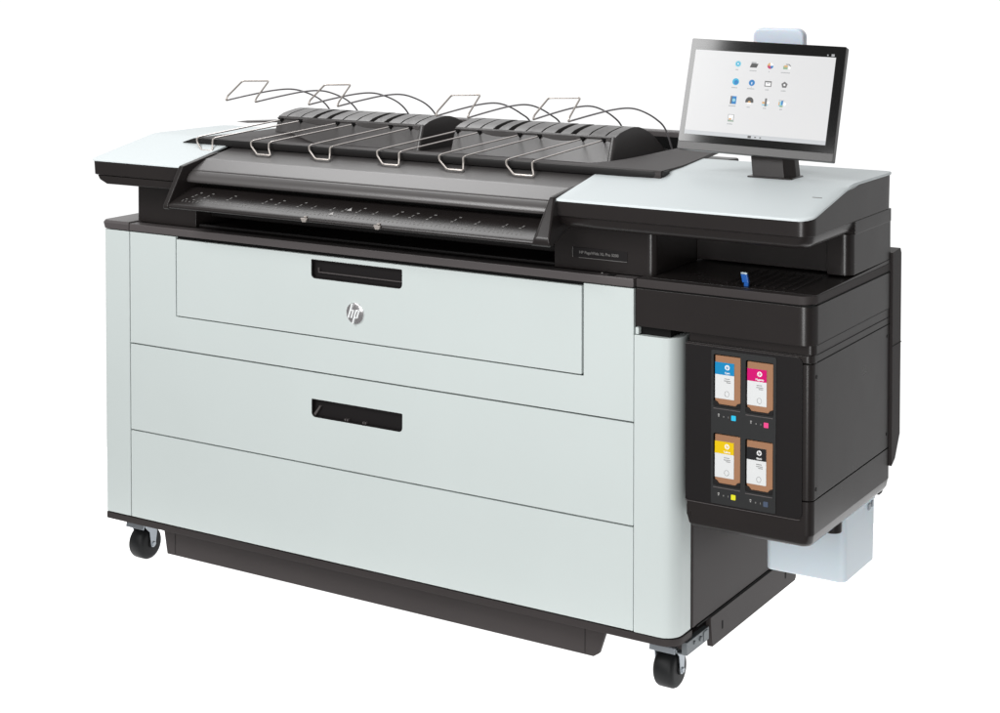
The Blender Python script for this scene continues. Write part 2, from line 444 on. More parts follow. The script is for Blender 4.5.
# ---- columns and cavity under the scanner
part(prism('left_column', rrect(-0.834, -0.622, 0.042, 0.42, (0.012, 0.002, 0, 0), 5), 'z', 0.933, 1.048, 'dark', bevel=0.0015))
part(box('cavity_back', -0.622, 0.475, 0.235, 0.268, 0.933, 1.07, 'void', bevel=0))
part(box('media_guide_bar', -0.621, 0.474, 0.10, 0.135, 0.955, 0.972, 'black', bevel=0.003))
part(box('media_guide_lip', -0.621, 0.474, 0.052, 0.066, 0.9335, 0.9405, 'black', bevel=0.002))
ib = part(prism('column_box', rrect(0.474, 0.731, 0.036, 0.262, (0.002, 0.018, 0, 0), 6), 'z', 0.9335, 1.045, 'dark', bevel=0.0015))
# name plate
bm = NB(); add_box(bm, 0.524, 0.664, 0.0343, 0.0362, 0.9615, 0.9850)
npl = part(link('name_plate', bm, 'gloss', bevel=0.0006))
bm = NB(); text_bm(bm, 'HP PageWide XL Pro 5200', 0.0092, FRONT(0.592, 0.0337, 0.9738), bold=0.0001)
sub(link('lettering', bm, 'print_dim', wn=False), npl)
bm = NB(); add_box(bm, 0.540, 0.664, 0.0338, 0.0352, 0.9612, 0.9622); add_box(bm, 0.5235, 0.5243, 0.0338, 0.0352, 0.9612, 0.985)
sub(link('plate_edge', bm, 'print_dim', wn=False), npl)
bm = NB()
add_box(bm, 0.602, 0.612, 0.0275, 0.0300, 0.9325, 0.9347); add_box(bm, 0.628, 0.646, 0.006, 0.020, 0.9325, 0.9342)
part(link('deck_sensor', bm, 'void', wn=False))
bm = NB(); add_cyl(bm, (0.607, 0.022), 'z', 0.002, 0.933, 0.9352, 10)
part(link('deck_light', bm, 'print', wn=False))

# ---- left scanner head
def ramp(y, y0, z0, yk, zk, yb, zb):
    w = 0.02                                  # soft crease at yk
    if y <= yk-w: return z0 + (zk-z0)*(y-y0)/(yk-y0)
    if y >= yk+w: return zk + (zb-zk)*(y-yk)/(yb-yk)
    a = z0 + (zk-z0)*(yk-w-y0)/(yk-y0); b = zk + (zb-zk)*w/(yb-yk); t = (y-yk+w)/(2*w)
    return (1-t)**2*a + 2*t*(1-t)*zk + t*t*b
def zl_left(x, y): return ramp(y, -0.042, 1.106, 0.2, 1.154, 0.56, 1.151)
def head(name, x0, x1, y0, y1, zf, rfl, rfr, rbl, rbr, taper_l, taper_r):
    bm = NB()
    slab(bm, x0, x1, y0, y1, zf, [(lambda x, y: zf(x, y)-0.0015, -0.0012), (lambda x, y: zf(x, y)-0.0055, -0.0004)], rfl, rfr, rbl, rbr, nx=22, ny=48)
    return part(link(name, bm, 'lid', angle=50, wn=False))
lidL = head('left_lid', -0.916, -0.6015, -0.042, 0.50, zl_left, 0.010, 0.001, 0.03, 0.002, 0, 0)
bm = NB()
slab(bm, -0.914, -0.6018, -0.0405, 0.498, lambda x, y: zl_left(x, y)-0.0062, [(1.0655, 0.0015), (1.0635, 0.004)], 0.010, 0.001, 0.03, 0.002, nx=10, ny=14)
part(link('left_head', bm, 'dark', angle=40, wn=False))
bm = NB()
add_prism(bm, [(-0.905, 1.0632), (-0.896, 1.050), (-0.870, 1.0395), (-0.602, 1.0415), (-0.602, 1.0632)], 'y', -0.034, 0.47)
part(link('left_head_underside', bm, 'dark', bevel=0.004))

# ---- right scanner head
def zl_right(x, y): return ramp(y, -0.045, 1.105, 0.2, 1.1525, 0.56, 1.151)
lidR = head('right_lid', 0.525, 1.1315, -0.045, 0.472, zl_right, 0.001, 0.034, 0.002, 0.022, 0, 0)
bm = NB()
slab(bm, 0.5253, 1.1300, -0.0435, 0.470, lambda x, y: zl_right(x, y)-0.0062, [(1.0675, 0.0012), (1.0655, 0.004)], 0.001, 0.033, 0.002, 0.022, nx=22, ny=26)
part(link('right_head', bm, 'dark', angle=40, wn=False))
bm = NB()
slab(bm, 0.528, 1.1245, -0.036, 0.235, lambda x, y: 1.0653, [(1.052, 0.002), (1.0415, 0.010), (1.0385, 0.018)], 0.001, 0.030, 0.001, 0.001, nx=6, ny=6)
part(link('right_head_underside', bm, 'dark', angle=55, wn=False))
part(box('right_head_rear', 0.60, 1.1285, 0.231, 0.468, 1.036, 1.0665, 'dark', bevel=0.002))
part(box('lid_slot', 1.081, 1.103, 0.0925, 0.0942, 1.128, 1.1330, 'print_dim', bevel=0))

# ---- column behind the output shelf, on the ink tower
bm = NB(); add_prism(bm, [(0.7315, 0.258), (1.058, 0.258), (1.058, 0.245), (1.064, 0.227)] + [(1.120-0.024+0.024*math.sin(a), 0.250-0.024*math.cos(a)) for a in (0, 0.26, 0.52, 0.79, 1.05, 1.31, 1.57)] + [(1.120, 0.488), (0.7315, 0.488)], 'z', 0.9435, 1.0355)
part(link('shelf_column', bm, 'dark', bevel=0.001))

# ---- scanner cover (profile swept along X)
prof = [(0.262, 1.1385), (0.160, 1.1385), (0.150, 1.1378), (0.045, 1.1195), (0.0375, 1.1180), (0.0355, 1.1165), (-0.010, 1.0965), (-0.0135, 1.0940), (-0.0120, 1.0928), (-0.0175, 1.0912),
        (-0.0265, 1.0845), (-0.0320, 1.0775), (-0.0345, 1.0705), (-0.0330, 1.0655), (-0.0270, 1.0625), (0.02, 1.0615), (0.262, 1.0615)]
part(prism('scanner_cover', prof, 'x', -0.5860, 0.5215, 'cover', bevel=0.0008, seg=1))
part(box('scanner_body', -0.598, 0.5235, 0.02, 0.262, 1.030, 1.060, 'void', bevel=0))
# ruler tray
tp = [(-0.020, 1.0495), (-0.098, 1.0185), (-0.104, 1.0150), (-0.1065, 1.0105), (-0.1045, 1.0065), (-0.099, 1.0045), (-0.020, 1.0320), (0.06, 1.0320), (0.06, 1.0495)]
tray = part(prism('ruler_tray', tp, 'x', -0.5845, 0.5080, 'dark', bevel=0.001, seg=2))
# cheeks
bm = NB(); add_prism(bm, [(-0.046, 1.1075), (-0.050, 1.104), (-0.1085, 1.0115), (-0.1075, 1.0035), (-0.098, 1.001), (-0.015, 1.028), (0.10, 1.050), (0.10, 1.130), (0.07, 1.128)], 'x', -0.600, -0.5840)
part(link('tray_cheek', bm, 'dark', bevel=0.003, seg=3))
bm = NB()
vs = []
for (y, z, xa, xb) in ((-0.050, 1.1095, 0.5100, 0.5245), (-0.1070, 1.0220, 0.5060, 0.5440), (-0.1075, 1.0120, 0.4960, 0.5440), (-0.1020, 1.0035, 0.4900, 0.5440), (-0.090, 1.0030, 0.490, 0.543), (-0.030, 1.0200, 0.494, 0.533), (0.055, 1.040, 0.5040, 0.5245), (0.055, 1.1215, 0.5100, 0.5245)):
    vs.append((bm.verts.new((xa, y, z)), bm.verts.new((xb, y, z))))
bm.faces.new([v[0] for v in vs]); bm.faces.new([v[1] for v in vs][::-1])
for k in range(len(vs)):
    q = (k+1) % len(vs); bm.faces.new((vs[k][0], vs[q][0], vs[q][1], vs[k][1]))
part(link('tray_cheek', bm, 'dark', bevel=0.005, seg=4))
# ruler marks on the sloped tray
def tz(y): return 1.0495 + (y+0.020)*(1.0495-1.0185)/(0.078) + 0.0004
bm = NB()
def mark(x, y0, y1, w, skew=0.0):
    vs = [bm.verts.new((x-w/2, y0, tz(y0))), bm.verts.new((x+w/2, y0, tz(y0))), bm.verts.new((x+w/2+skew, y1, tz(y1))), bm.verts.new((x-w/2+skew, y1, tz(y1)))]
    bm.faces.new(vs)
import random
random.seed(4)
k = 0; x = -0.555
while x < 0.46:
    big = (k % 4 == 0)
    mark(x, -0.088, -0.0785 if big else -0.083, 0.0022)
    if k % 2 == 0: mark(x+0.006, -0.0765, -0.0735, 0.006)
    x += 0.0122; k += 1
for x in (-0.54, -0.50, -0.425, -0.31, -0.268, -0.20, -0.155, -0.098, -0.062, -0.02, 0.03, 0.09, 0.135, 0.185, 0.255, 0.32, 0.395, 0.44):
    mark(x, -0.064, -0.060, 0.006, 0.001); mark(x+0.004, -0.057, -0.050, 0.0035, 0.002)
    if random.random() < .5: mark(x+0.012, -0.044, -0.040, 0.007)
sub(link('ruler_scale', bm, 'print_dim', wn=False), tray)
bm = NB()
for x in (-0.082, -0.045):
    add_prism(bm, [(x-0.007, -0.058 if x > -.06 else -0.082), (x+0.007, -0.058 if x > -.06 else -0.082), (x, -0.046 if x > -.06 else -0.070)], 'z', 1.02, 1.0203)
for v in bm.verts: v.co.z = tz(v.co.y) + (0.0006 if v.co.z > 1.0202 else 0.0)
sub(link('centre_mark', bm, 'print', wn=False), tray)
for x in (-0.143, 0.075):
    bm = NB(); add_prism(bm, [(x-0.010, 1.0155), (x+0.010, 1.0155), (x+0.005, 1.0060), (x-0.005, 1.0060)], 'y', -0.1105, -0.1050)
    add_box(bm, x-0.004, x+0.004, -0.1045, -0.094, 1.0165, 1.0195)
    sub(link('media_clip', bm, 'tip', bevel=0.0006), tray)

# ---- stacker plate: dished towards the hoods, flat at its right end
bm = NB()
xs = [-0.705, -0.66, -0.63, -0.60, -0.50, -0.2, 0.1, 0.40, 0.435, 0.455, 0.475, 0.495, 0.512, 0.55, 0.59, 0.625, 0.66, 0.695]
ysP = [0.140, 0.1405, 0.1450, 0.156, 0.18, 0.22, 0.28, 0.35, 0.42, 0.60, 0.80]
def zp(x, y):
    if y <= 0.1405: return 1.1545 if y > 0.1402 else 1.1430
    if y < 0.15: return 1.1580
    t = min(1, (y-0.156)/0.26) if y > 0.156 else 0; t = t*t*(3-2*t)
    e = min(1, max(0, (x-0.435)/0.075, (-0.55-x)/0.05)); e = e*e*(3-2*e)
    return 1.1580*(1-t) + (1.1290*(1-e)+1.1545*e)*t
def xw(x, y):                                  # right edge runs in towards the back
    if x <= 0.60: return x
    xr = 0.695-(y-0.14)*0.07 if y < 0.257 else 0.687-(y-0.257)*0.19
    return 0.59+(x-0.59)*(xr-0.59)/(0.695-0.59)
G = [[bm.verts.new((xw(x, y), y, zp(x, y))) for x in xs] for y in ysP]
B2 = [[bm.verts.new((xw(x, y), y+0.001, (1.1405 if y < .2 else min(zp(x, y)-0.008, 1.1545)))) for x in xs] for y in ysP]
nxp = len(xs)
for A_, B_ in zip(G, G[1:]):
    for i in range(nxp-1): bm.faces.new((A_[i], A_[i+1], B_[i+1], B_[i]))
for A_, B_ in zip(B2, B2[1:]):
    for i in range(nxp-1): bm.faces.new((A_[i], B_[i], B_[i+1], A_[i+1]))
for i in range(nxp-1):
    bm.faces.new((G[0][i], B2[0][i], B2[0][i+1], G[0][i+1])); bm.faces.new((G[-1][i], G[-1][i+1], B2[-1][i+1], B2[-1][i]))
for j in range(len(ysP)-1):
    bm.faces.new((G[j][0], G[j+1][0], B2[j+1][0], B2[j][0])); bm.faces.new((G[j][-1], B2[j][-1], B2[j+1][-1], G[j+1][-1]))
plate = part(link('stacker_plate', bm, 'steel', angle=50, wn=False))
bm = NB()
v = []
for x, zz0, zz1, d in ((-0.752, 1.1425, 1.1435, 0.002), (-0.712, 1.1405, 1.1565, 0.012), (-0.60, 1.1395, 1.1575, 0.010), (0.60, 1.1400, 1.1570, 0.010), (0.672, 1.1425, 1.1565, 0.012), (0.698, 1.1430, 1.1560, 0.030)):
    y = 0.136 if x < .68 else 0.150
    v.append([bm.verts.new((x, y+0.002, zz0)), bm.verts.new((x, y-0.001, (zz0+zz1)/2)), bm.verts.new((x, y+0.001, zz1)), bm.verts.new((x, y+d, zz1)), bm.verts.new((x, y+d, zz0))])
for a, b in zip(v, v[1:]):
    for i in range(5): bm.faces.new((a[i], a[(i+1) % 5], b[(i+1) % 5], b[i]))
bm.faces.new(v[0]); bm.faces.new(v[-1][::-1])
part(link('stacker_front_bar', bm, 'black', angle=50, wn=False))
# rear bar
part(box('rear_bar', -0.42, 0.605, 0.775, 0.815, 1.1320, 1.1795, 'trim', bevel=0.004))
part(box('rear_bar_shadow_gap', -0.415, 0.60, 0.7735, 0.776, 1.1320, 1.1640, 'void', bevel=0))

# ---- stacker hoods with ribbed tops
def hood(x0, x1, label):
    base = [(0.398, 1.1290), (0.4215, 1.1900), (0.4250, 1.1975), (0.445, 1.2045), (0.468, 1.2085), (0.500, 1.2125), (0.523, 1.2135), (0.548, 1.2115), (0.572, 1.2060), (0.600, 1.1960), (0.628, 1.1845), (0.655, 1.1690), (0.680, 1.1520), (0.700, 1.1375), (0.704, 1.1310)]
    low = [(y, z if (i < 3 or i > 9) else z-0.011) for i, (y, z) in enumerate(base)]
    low[3] = (0.434, 1.1870)
    n = 10; w = x1-x0; st = []
    st.append((x0, base)); 
    for k in range(n):
        c = x0 + 0.030 + (w-0.060)*k/(n-1)
        thick = k in (2, 3, 6, 7)
        h = 0.0090 if thick else 0.0026
        st += [(c-h, base), (c-h+0.0008, low), (c+h-0.0008, low), (c+h, base)]
    st.append((x1, base))
    bm = NB()
    rings = [[bm.verts.new((x, y, z)) for y, z in pr] for x, pr in st]
    for a, b in zip(rings, rings[1:]):
        for i in range(len(base)-1): bm.faces.new((a[i], a[i+1], b[i+1], b[i]))
        bm.faces.new((a[-1], a[0], b[0], b[-1]))
    bm.faces.new(rings[0]); bm.faces.new(rings[-1][::-1])
    o = part(link('stacker_hood', bm, 'hood', angle=28, wn=False))
    # dark slot floors
    bm = NB()
    for k in range(n):
        if k not in (2, 3, 6, 7): continue
        c = x0 + 0.030 + (w-0.060)*k/(n-1)
        pts = [(y, z+0.0006) for y, z in low[3:10]]
        add_prism(bm, pts + [(p[0], p[1]-0.004) for p in pts[::-1]], 'x', c-0.0074, c+0.0074)
    sub(link('slot', bm, 'void', wn=False), o)
    # bright front corner posts
    bm = NB(); add_prism(bm, rrect(x1-0.012, x1+0.0012, 0.4165, 0.440, (0.004, 0.0065, 0, 0), 5), 'z', 1.130, 1.1955)
    for v in bm.verts:
        if v.co.z < 1.15: v.co.y -= 0.0225
    sub(link('corner_post', bm, 'hood', wn=False), o)
    return o
hA = hood(-0.650, -0.150, None); hB = hood(-0.050, 0.430, None)

def hood_lip(o, x0, x1, L3, R3):
    zt = 1.1945; pts = [(x0+0.001, zt), (x1-0.012, zt)]
    def zb(x):
        for i in range(3):
            a = R3[i]; b = L3[i+1] if i < 2 else x1+0.03
            if a <= x <= b:
                t = (x-a)/(b-a); return 1.1905 - 0.0105*4*t*(1-t)*(0.8 if i == 2 else 1)
        return 1.1905
    n = 60
    pts += [(x1-0.012-(x1-x0-0.013)*k/n, zb(x1-0.012-(x1-x0-0.013)*k/n)) for k in range(n+1)]
    bm = NB(); add_prism(bm, pts, 'y', 0.4165, 0.4203)
    sub(link('hood_lip', bm, 'hood', bevel=0.0008, seg=1), o)

# ---- wire guides: six at the front, four arching over from the rear
HL = [-0.692, -0.504, -0.310, -0.094, 0.094, 0.288]; HR = [-0.636, -0.443, -0.242, -0.026, 0.165, 0.361]
BL = [-0.650, -0.459, -0.267, -0.055, 0.136, 0.327]; BR = [-0.608, -0.410, -0.218, -0.003, 0.187, 0.386]
OL = [-0.635, -0.438, -0.258, -0.041, 0.151, 0.337]; OR_ = [-0.567, -0.383, -0.192, 0.028, 0.211, 0.398]
WR = 0.0021
for a, b, c_, d, e, f in zip(HL, HR, BL, BR, OL, OR_):
    g = part(empty('front_wire_guide', ((a+b)/2, 0.15, 1.16))); g.location = ((a+b)/2, 0.15, 1.16)
    o_ = Vector(g.location)
    bm = NB()
    for (hx, ox) in ((a, e), (b, f)):
        pts = [Vector((ox, 0.424, 1.188))-o_, Vector((ox-(ox-hx)*0.12, 0.390, 1.1845))-o_, Vector((hx+(ox-hx)*0.10, 0.165, 1.1640))-o_, Vector((hx, 0.133, 1.1600))-o_]
        add_tube(bm, catmull(pts, 5), WR)
    sub(link('guide_rod', bm, 'chrome', wn=False), g)
    bm = NB()
    pts = [Vector((a, 0.133, 1.1600)), Vector((a, 0.126, 1.1575)), Vector((a+0.004, 0.1225, 1.148)), Vector((c_-0.006, 0.100, 1.1355)), Vector((c_+0.004, 0.092, 1.1318)), Vector((d, 0.092, 1.1318)), Vector((b+0.006, 0.118, 1.145)), Vector((b, 0.126, 1.1575)), Vector((b, 0.133, 1.1600))]
    add_tube(bm, [p-o_ for p in round_path(pts, 0.006)], WR*1.08)
    sub(link('hook_end', bm, 'tip', wn=False), g)
hood_lip(hA, -0.650, -0.150, OL[:3], OR_[:3]); hood_lip(hB, -0.050, 0.430, OL[3:], OR_[3:])
# wire holes in the hood faces
for hd, xs_ in ((hA, OL[:3]+OR_[:3]), (hB, OL[3:]+OR_[3:])):
    bm = NB()
    for x in xs_: add_prism(bm, [(x-0.007, 1.1925), (x+0.008, 1.1925), (x+0.001, 1.1805)], 'y', 0.4150, 0.4225)
    sub(link('wire_hole', bm, 'void', wn=False), hd)
arc = [(0.66, 1.196), (0.612, 1.231), (0.545, 1.256), (0.480, 1.2695), (0.400, 1.2715), (0.300, 1.2660), (0.206, 1.2585)]
RX = [(-0.648, -0.546, 0), (-0.365, -0.270, 0.001), (0.039, 0.134, -0.009), (0.323, 0.421, -0.004)]
for xl, xr, dz in RX:
    g = part(empty('rear_wire_guide', (xl, 0.66, 1.15))); o_ = Vector((xl, 0.66, 1.15)); g.location = o_
    bm = NB()
    for x in (xl, xr):
        base = [(0.700, 1.132)] + arc
        dx = 0.03 if (x == xr and xl > 0.3) else 0
        pts = catmull([Vector((x+dx*max(0, (y-0.2)/0.45), y, z+(dz if i > 1 else 0)))-o_ for i, (y, z) in enumerate(base)], 6)
        add_tube(bm, pts, 0.0024)
    sub(link('guide_rod', bm, 'wire', wn=False), g)
    bm = NB()
    e1 = Vector((xl, 0.206, 1.2585+dz)); e2 = Vector((xr, 0.206, 1.2585+dz))
    pts = [e1, e1+Vector((0, -0.012, -0.001)), e1+Vector((0.002, -0.008, 0.010)), Vector((xl+0.012, 0.25, 1.3075+dz)), Vector((xr+0.003, 0.25, 1.3115+dz)), e2+Vector((0.002, -0.008, 0.010)), e2+Vector((0, -0.012, -0.001)), e2]
    add_tube(bm, [p-o_ for p in round_path(pts, 0.007)], 0.0025)
    sub(link('loop_end', bm, 'tip', wn=False), g)

# ================================================================== ink tower
part(prism('tower_housing', rrect(0.830, 1.1195, 0.012, 0.487, (0.0, 0.016, 0, 0), 8), 'z', 0.502, 0.829, 'dark', bevel=0.0012))
# tower base with a rounded underside
bm = NB(); slab(bm, 0.830, 1.1195, 0.0, 0.487, lambda x, y: 0.4990, [(0.428, 0.0), (0.4255, 0.0012), (0.410, 0.004), (0.402, 0.009), (0.3985, 0.015)], 0.001, 0.018, 0.001, 0.002, nx=4, ny=4)
part(link('tower_base', bm, 'dark', angle=40, wn=False))
# fascia around the ink door
fz = [(0.8375, 0.5015), (1.1185, 0.5015), (1.1185, 0.808), (0.8375, 0.808)]
bm = NB(); add_prism(bm, rrect(0.829, 1.1195, 0.0005, 0.03, (0.0, 0.018, 0, 0), 8), 'z', 0.5015, 0.7905)
part(link('door_surround', bm, 'dark', bevel=0.001))
bm = NB(); add_prism(bm, rrect(0.829, 1.1195, 0.0005, 0.03, (0.0, 0.018, 0, 0), 8), 'z', 0.7935, 0.8090)
part(link('door_surround_top', bm, 'dark', bevel=0.001))
part(box('tower_seam', 0.845, 1.1175, 0.015, 0.486, 0.499, 0.5025, 'void', bevel=0))
# ink door
door = part(prism('ink_door', rrect(0.8275, 1.0985, 0.4615, 0.8045, (0.002, 0.012, 0.012, 0.002), 5), 'y', -0.0025, 0.0004, 'gloss', bevel=0.0006))
bm = NB()
add_prism(bm, [(0.8275, 0.4600), (1.088, 0.4600), (1.094, 0.4608), (1.094, 0.4596), (1.088, 0.4588), (0.8275, 0.4588)], 'y', -0.0030, 0.0)
add_box(bm, 0.8275, 1.090, -0.0030, 0.0, 0.8052, 0.8058)
sub(link('door_edge', bm, 'trim', wn=False), door)
# output shelf: tray band and lip
bm = NB(); add_prism(bm, rrect(0.7045, 1.1205, -0.0015, 0.488, (0.002, 0.034, 0.004, 0), 10), 'z', 0.8290, 0.9130)
part(link('shelf_band', bm, 'dark', bevel=0.0012))
bm = NB(); add_prism(bm, rrect(0.7050, 1.1205, -0.002, 0.488, (0.003, 0.035, 0.004, 0), 10), 'z', 0.9160, 0.9350)
lip = part(link('shelf_lip', bm, 'steel', bevel=0.002))
part(box('shelf_lip_gap', 0.708, 1.117, 0.002, 0.486, 0.9125, 0.9165, 'void', bevel=0))
bm = NB(); add_prism(bm, rrect(0.7315, 1.1205, 0.02, 0.488, (0.001, 0.001, 0.004, 0), 4), 'z', 0.9352, 0.9433)
for v in bm.verts:                       # shelf rises gently to the back
    if v.co.z > 0.94 and v.co.y < 0.05: v.co.z = 0.9362
part(link('shelf_top', bm, 'dark', bevel=0.0006))
bm = NB()
for k in range(8):
    x = 0.905+0.022*k
    add_box(bm, x, x+0.003, 0.040, 0.215, 0.9388, 0.9400)
for v in bm.verts: v.co.z += (v.co.y-0.04)*0.014
part(link('shelf_rib', bm, 'dark', wn=False))
# side details: seams and screws
bm = NB()
for z0, z1 in ((0.9155, 0.9163), (0.8285, 0.8293), (0.8078, 0.8086)): add_box(bm, 1.1185, 1.1208, 0.03, 0.486, z0, z1)
part(link('side_seam', bm, 'black', wn=False))
bm = NB(); add_box(bm, 1.1150, 1.1200, 0.03, 0.4865, 0.7908, 0.7932)
part(link('side_panel_gap', bm, 'void', wn=False))
for (y, z) in ((0.471, 0.765), (0.026, 0.762), (0.026, 0.522), (0.471, 0.535)):
    bm = NB(); add_cyl(bm, (y, z), 'x', 0.0042, 1.1190, 1.1207, 16)
    part(link('screw', bm, 'black', bevel=0.0005))
part(prism('rear_side_cover', [(0.490, 0.958), (0.545, 0.962), (0.552, 0.950), (0.548, 0.520), (0.515, 0.468), (0.490, 0.455)], 'x', 1.02, 1.1255, 'steel', bevel=0.0012))
part(box('rear_side_cover_seam', 1.10, 1.1262, 0.4905, 0.5525, 0.7375, 0.7392, 'void', bevel=0))
part(box('tower_arm', 0.80, 1.10, 0.30, 0.486, 0.58, 0.66, 'dark', bevel=0.002))
part(box('tower_mount', 0.8065, 0.842, 0.095, 0.46, 0.40, 0.93, 'steel', bevel=0.002))
bm = NB(); add_cyl(bm, (1.081, 0.228), 'z', 0.020, 0.368, 0.3985, 28)
part(link('tower_foot', bm, 'dark', bevel=0.003))
bm = NB(); add_prism(bm, [(0.470, 0.44), (0.515, 0.47), (0.512, 0.40), (0.500, 0.385), (0.480, 0.385)], 'x', 1.06, 1.10)
part(link('rear_hook', bm, 'black', bevel=0.003))

# ---- cartridge bay
bay = part(prism('cartridge_bay', rrect(0.8895, 1.0400, 0.4640, 0.7990, 0.003, 3), 'y', -0.0042, -0.0020, 'bay', bevel=0.0006))
SL = [(0.8966, 0.6775, 'cyan', 'led_c'), (0.9718, 0.6730, 'magenta', 'led_m'), (0.8966, 0.5055, 'yellow', 'led_y'), (0.9715, 0.5030, 'blackink', 'led_k')]
c = NB()
W_, H_ = 0.0610, 0.1110
for x, z, _, _ in SL: add_prism(c, rrect(x-0.0015, x+W_+0.0015, z-0.001, z+H_+0.002, 0.004, 4), 'y', -0.05, 0.05)
cut(bay, c)
c = NB()
for x, z, _, _ in SL: add_prism(c, rrect(x-0.0015, x+W_+0.0015, z-0.001, z+H_+0.002, 0.004, 4), 'y', -0.05, 0.012)
cut(door, c)
for o in [o for o in P.children if o.name.startswith('door_surround') or o.name.startswith('tower_housing') or o.name.startswith('tower_base')]:
    c = NB()
    for x, z, _, _ in SL: add_prism(c, rrect(x-0.0015, x+W_+0.0015, z-0.001, z+H_+0.002, 0.004, 4), 'y', -0.05, 0.10)
    cut(o, c)
for x, z, nm, led in SL:
    bm = NB()
    # cradle: hollow shoe the cartridge sits in
    add_prism(bm, [(x-0.001, z-0.0007), (x+W_+0.001, z-0.0007), (x+W_+0.001, z+0.012), (x+W_-0.006, z+0.010), (x+W_-0.011, z+0.004), (x+0.011, z+0.004), (x+0.006, z+0.010), (x-0.001, z+0.012)], 'y', -0.0048, 0.0035)
    sub(link('cradle', bm, 'black', bevel=0.0008), bay)
    bm = NB(); add_box(bm, x-0.001, x+W_+0.001, -0.0056, -0.0035, z-0.0062, z-0.0042)
    sub(link('cradle_lip', bm, 'trim', bevel=0.0004), bay)
    zi = z-0.0215 if z > 0.6 else z-0.0215
    bm = NB(); add_prism(bm, rrect(x+0.0410, x+0.0515, zi-0.0055, zi+0.0055, 0.001, 2), 'y', -0.0052, -0.0040)
    sub(link('status_light', bm, led, wn=False), bay)
    bm = NB(); add_box(bm, x+0.0105, x+0.0125, -0.0048, -0.0040, zi-0.001, zi+0.0035); add_cyl(bm, (x+0.0115, zi+0.0035), 'y', 0.0020, -0.0048, -0.0040, 10)
    sub(link('symbol', bm, 'print', wn=False), bay)
    bm = NB(); add_box(bm, x+0.022, x+0.0245, -0.0048, -0.0040, zi-0.0015, zi+0.0015); add_box(bm, x+0.0335, x+0.035, -0.0048, -0.0040, zi-0.002, zi+0.002)
    sub(link('symbol', bm, 'print_dim', wn=False), bay)
    bm = NB(); add_box(bm, x-0.001, x+W_+0.001, -0.001, 0.09, z-0.0008, z-0.0001)

# ---- touchscreen
mon = part(empty('touchscreen', (0, 0, 0)))
U = Vector((0.9988, 0.0403, -0.0282)).normalized()
Vv = Vector((0.0158, 0.2791, 0.9601)); Vv = (Vv - U*Vv.dot(U)).normalized()
Nn = U.cross(Vv).normalized()               # towards the viewer
O = Vector((0.7161, 0.180, 1.2086))         # lower left corner of the front
MW, MH = 0.3717, 0.2613
MT = Matrix((( U.x, Vv.x, Nn.x, O.x), (U.y, Vv.y, Nn.y, O.y), (U.z, Vv.z, Nn.z, O.z), (0, 0, 0, 1)))
mon.matrix_parent_inverse = Matrix.Translation(-P_loc); mon.matrix_basis = MT
def mbox(bm, u0, u1, v0, v1, n0, n1): add_box(bm, u0, u1, v0, v1, n0, n1)
bm = NB(); add_prism(bm, rrect(0, MW, 0, MH, 0.003, 4), 'z', -0.020, -0.0012)
sub(link('housing', bm, 'silver', bevel=0.0012), mon)
bm = NB(); add_prism(bm, rrect(0.0008, MW-0.0008, 0.0185, MH-0.0008, 0.003, 4), 'z', -0.0012, 0.0002)
sub(link('bezel', bm, 'bezel', bevel=0.0003), mon)
SU0, SU1, SV0, SV1 = 0.0135, 0.3508, 0.0360, 0.2350
bm = NB(); add_box(bm, SU0, SU1, SV0, SV1, 0.0002, 0.00035)
sub(link('display', bm, 'screen', wn=False), mon)
bm = NB(); add_box(bm, SU0, SU1, SV0, SV0+0.0085, 0.00035, 0.0005)
add_box(bm, SU0, SU1, SV0+0.0085, SV0+0.0095, 0.00035, 0.0005)
sub(link('taskbar', bm, 'task', wn=False), mon)
bm = NB(); add_box(bm, 0.168, 0.176, SV0+0.0015, SV0+0.007, 0.0005, 0.0006); add_box(bm, 0.184, 0.188, SV0+0.003, SV0+0.0055, 0.0005, 0.0006); add_box(bm, 0.196, 0.200, SV0+0.003, SV0+0.0055, 0.0005, 0.0006)
sub(link('taskbar_symbol', bm, 'i_dark', wn=False), mon)
bm = NB(); add_box(bm, SU1-0.011, SU1-0.004, SV1+0.002, SV1+0.0075, 0.0002, 0.0004); add_box(bm, SU1-0.021, SU1-0.018, SV1+0.003, SV1+0.006, 0.0002, 0.0004)
sub(link('status_symbol', bm, 'i_pale', wn=False), mon)
CU = [0.122, 0.161, 0.200, 0.239]; RV = [0.2070, 0.1650, 0.1222, 0.0803]
def icon(parts, u, v):
    """parts: list of (kind, material, args); one mesh per icon with its own material slots"""
    bm = NB(); mats = []; K = 1.18
    for i, (kind, m, *a) in enumerate(parts):
        mats.append(m); n0, n1 = 0.0004+0.00006*i, 0.0005+0.00006*i
        if kind == 'disc':
            r = a[0]*K; ox, oy = (a[1]*K, a[2]*K) if len(a) > 1 else (0, 0)
            add_prism(bm, [(u+ox+r*math.cos(2*PI*k/20), v+oy+r*math.sin(2*PI*k/20)) for k in range(20)], 'z', n0, n1, i)
        elif kind == 'wedge':
            r, a0, a1 = a; r *= K
            pts = [(u, v)] + [(u+r*math.cos(a0+(a1-a0)*k/8), v+r*math.sin(a0+(a1-a0)*k/8)) for k in range(9)]
            add_prism(bm, pts, 'z', n0, n1, i)
        elif kind == 'rect':
            x0, x1, y0, y1 = [q*K for q in a]; add_box(bm, u+x0, u+x1, v+y0, v+y1, n0, n1, i)
        elif kind == 'poly':
            add_prism(bm, [(u+p[0]*K, v+p[1]*K) for p in a[0]], 'z', n0, n1, i)
    return sub(link('app_icon', bm, None, wn=False, mats=mats), mon)
r = 0.0062
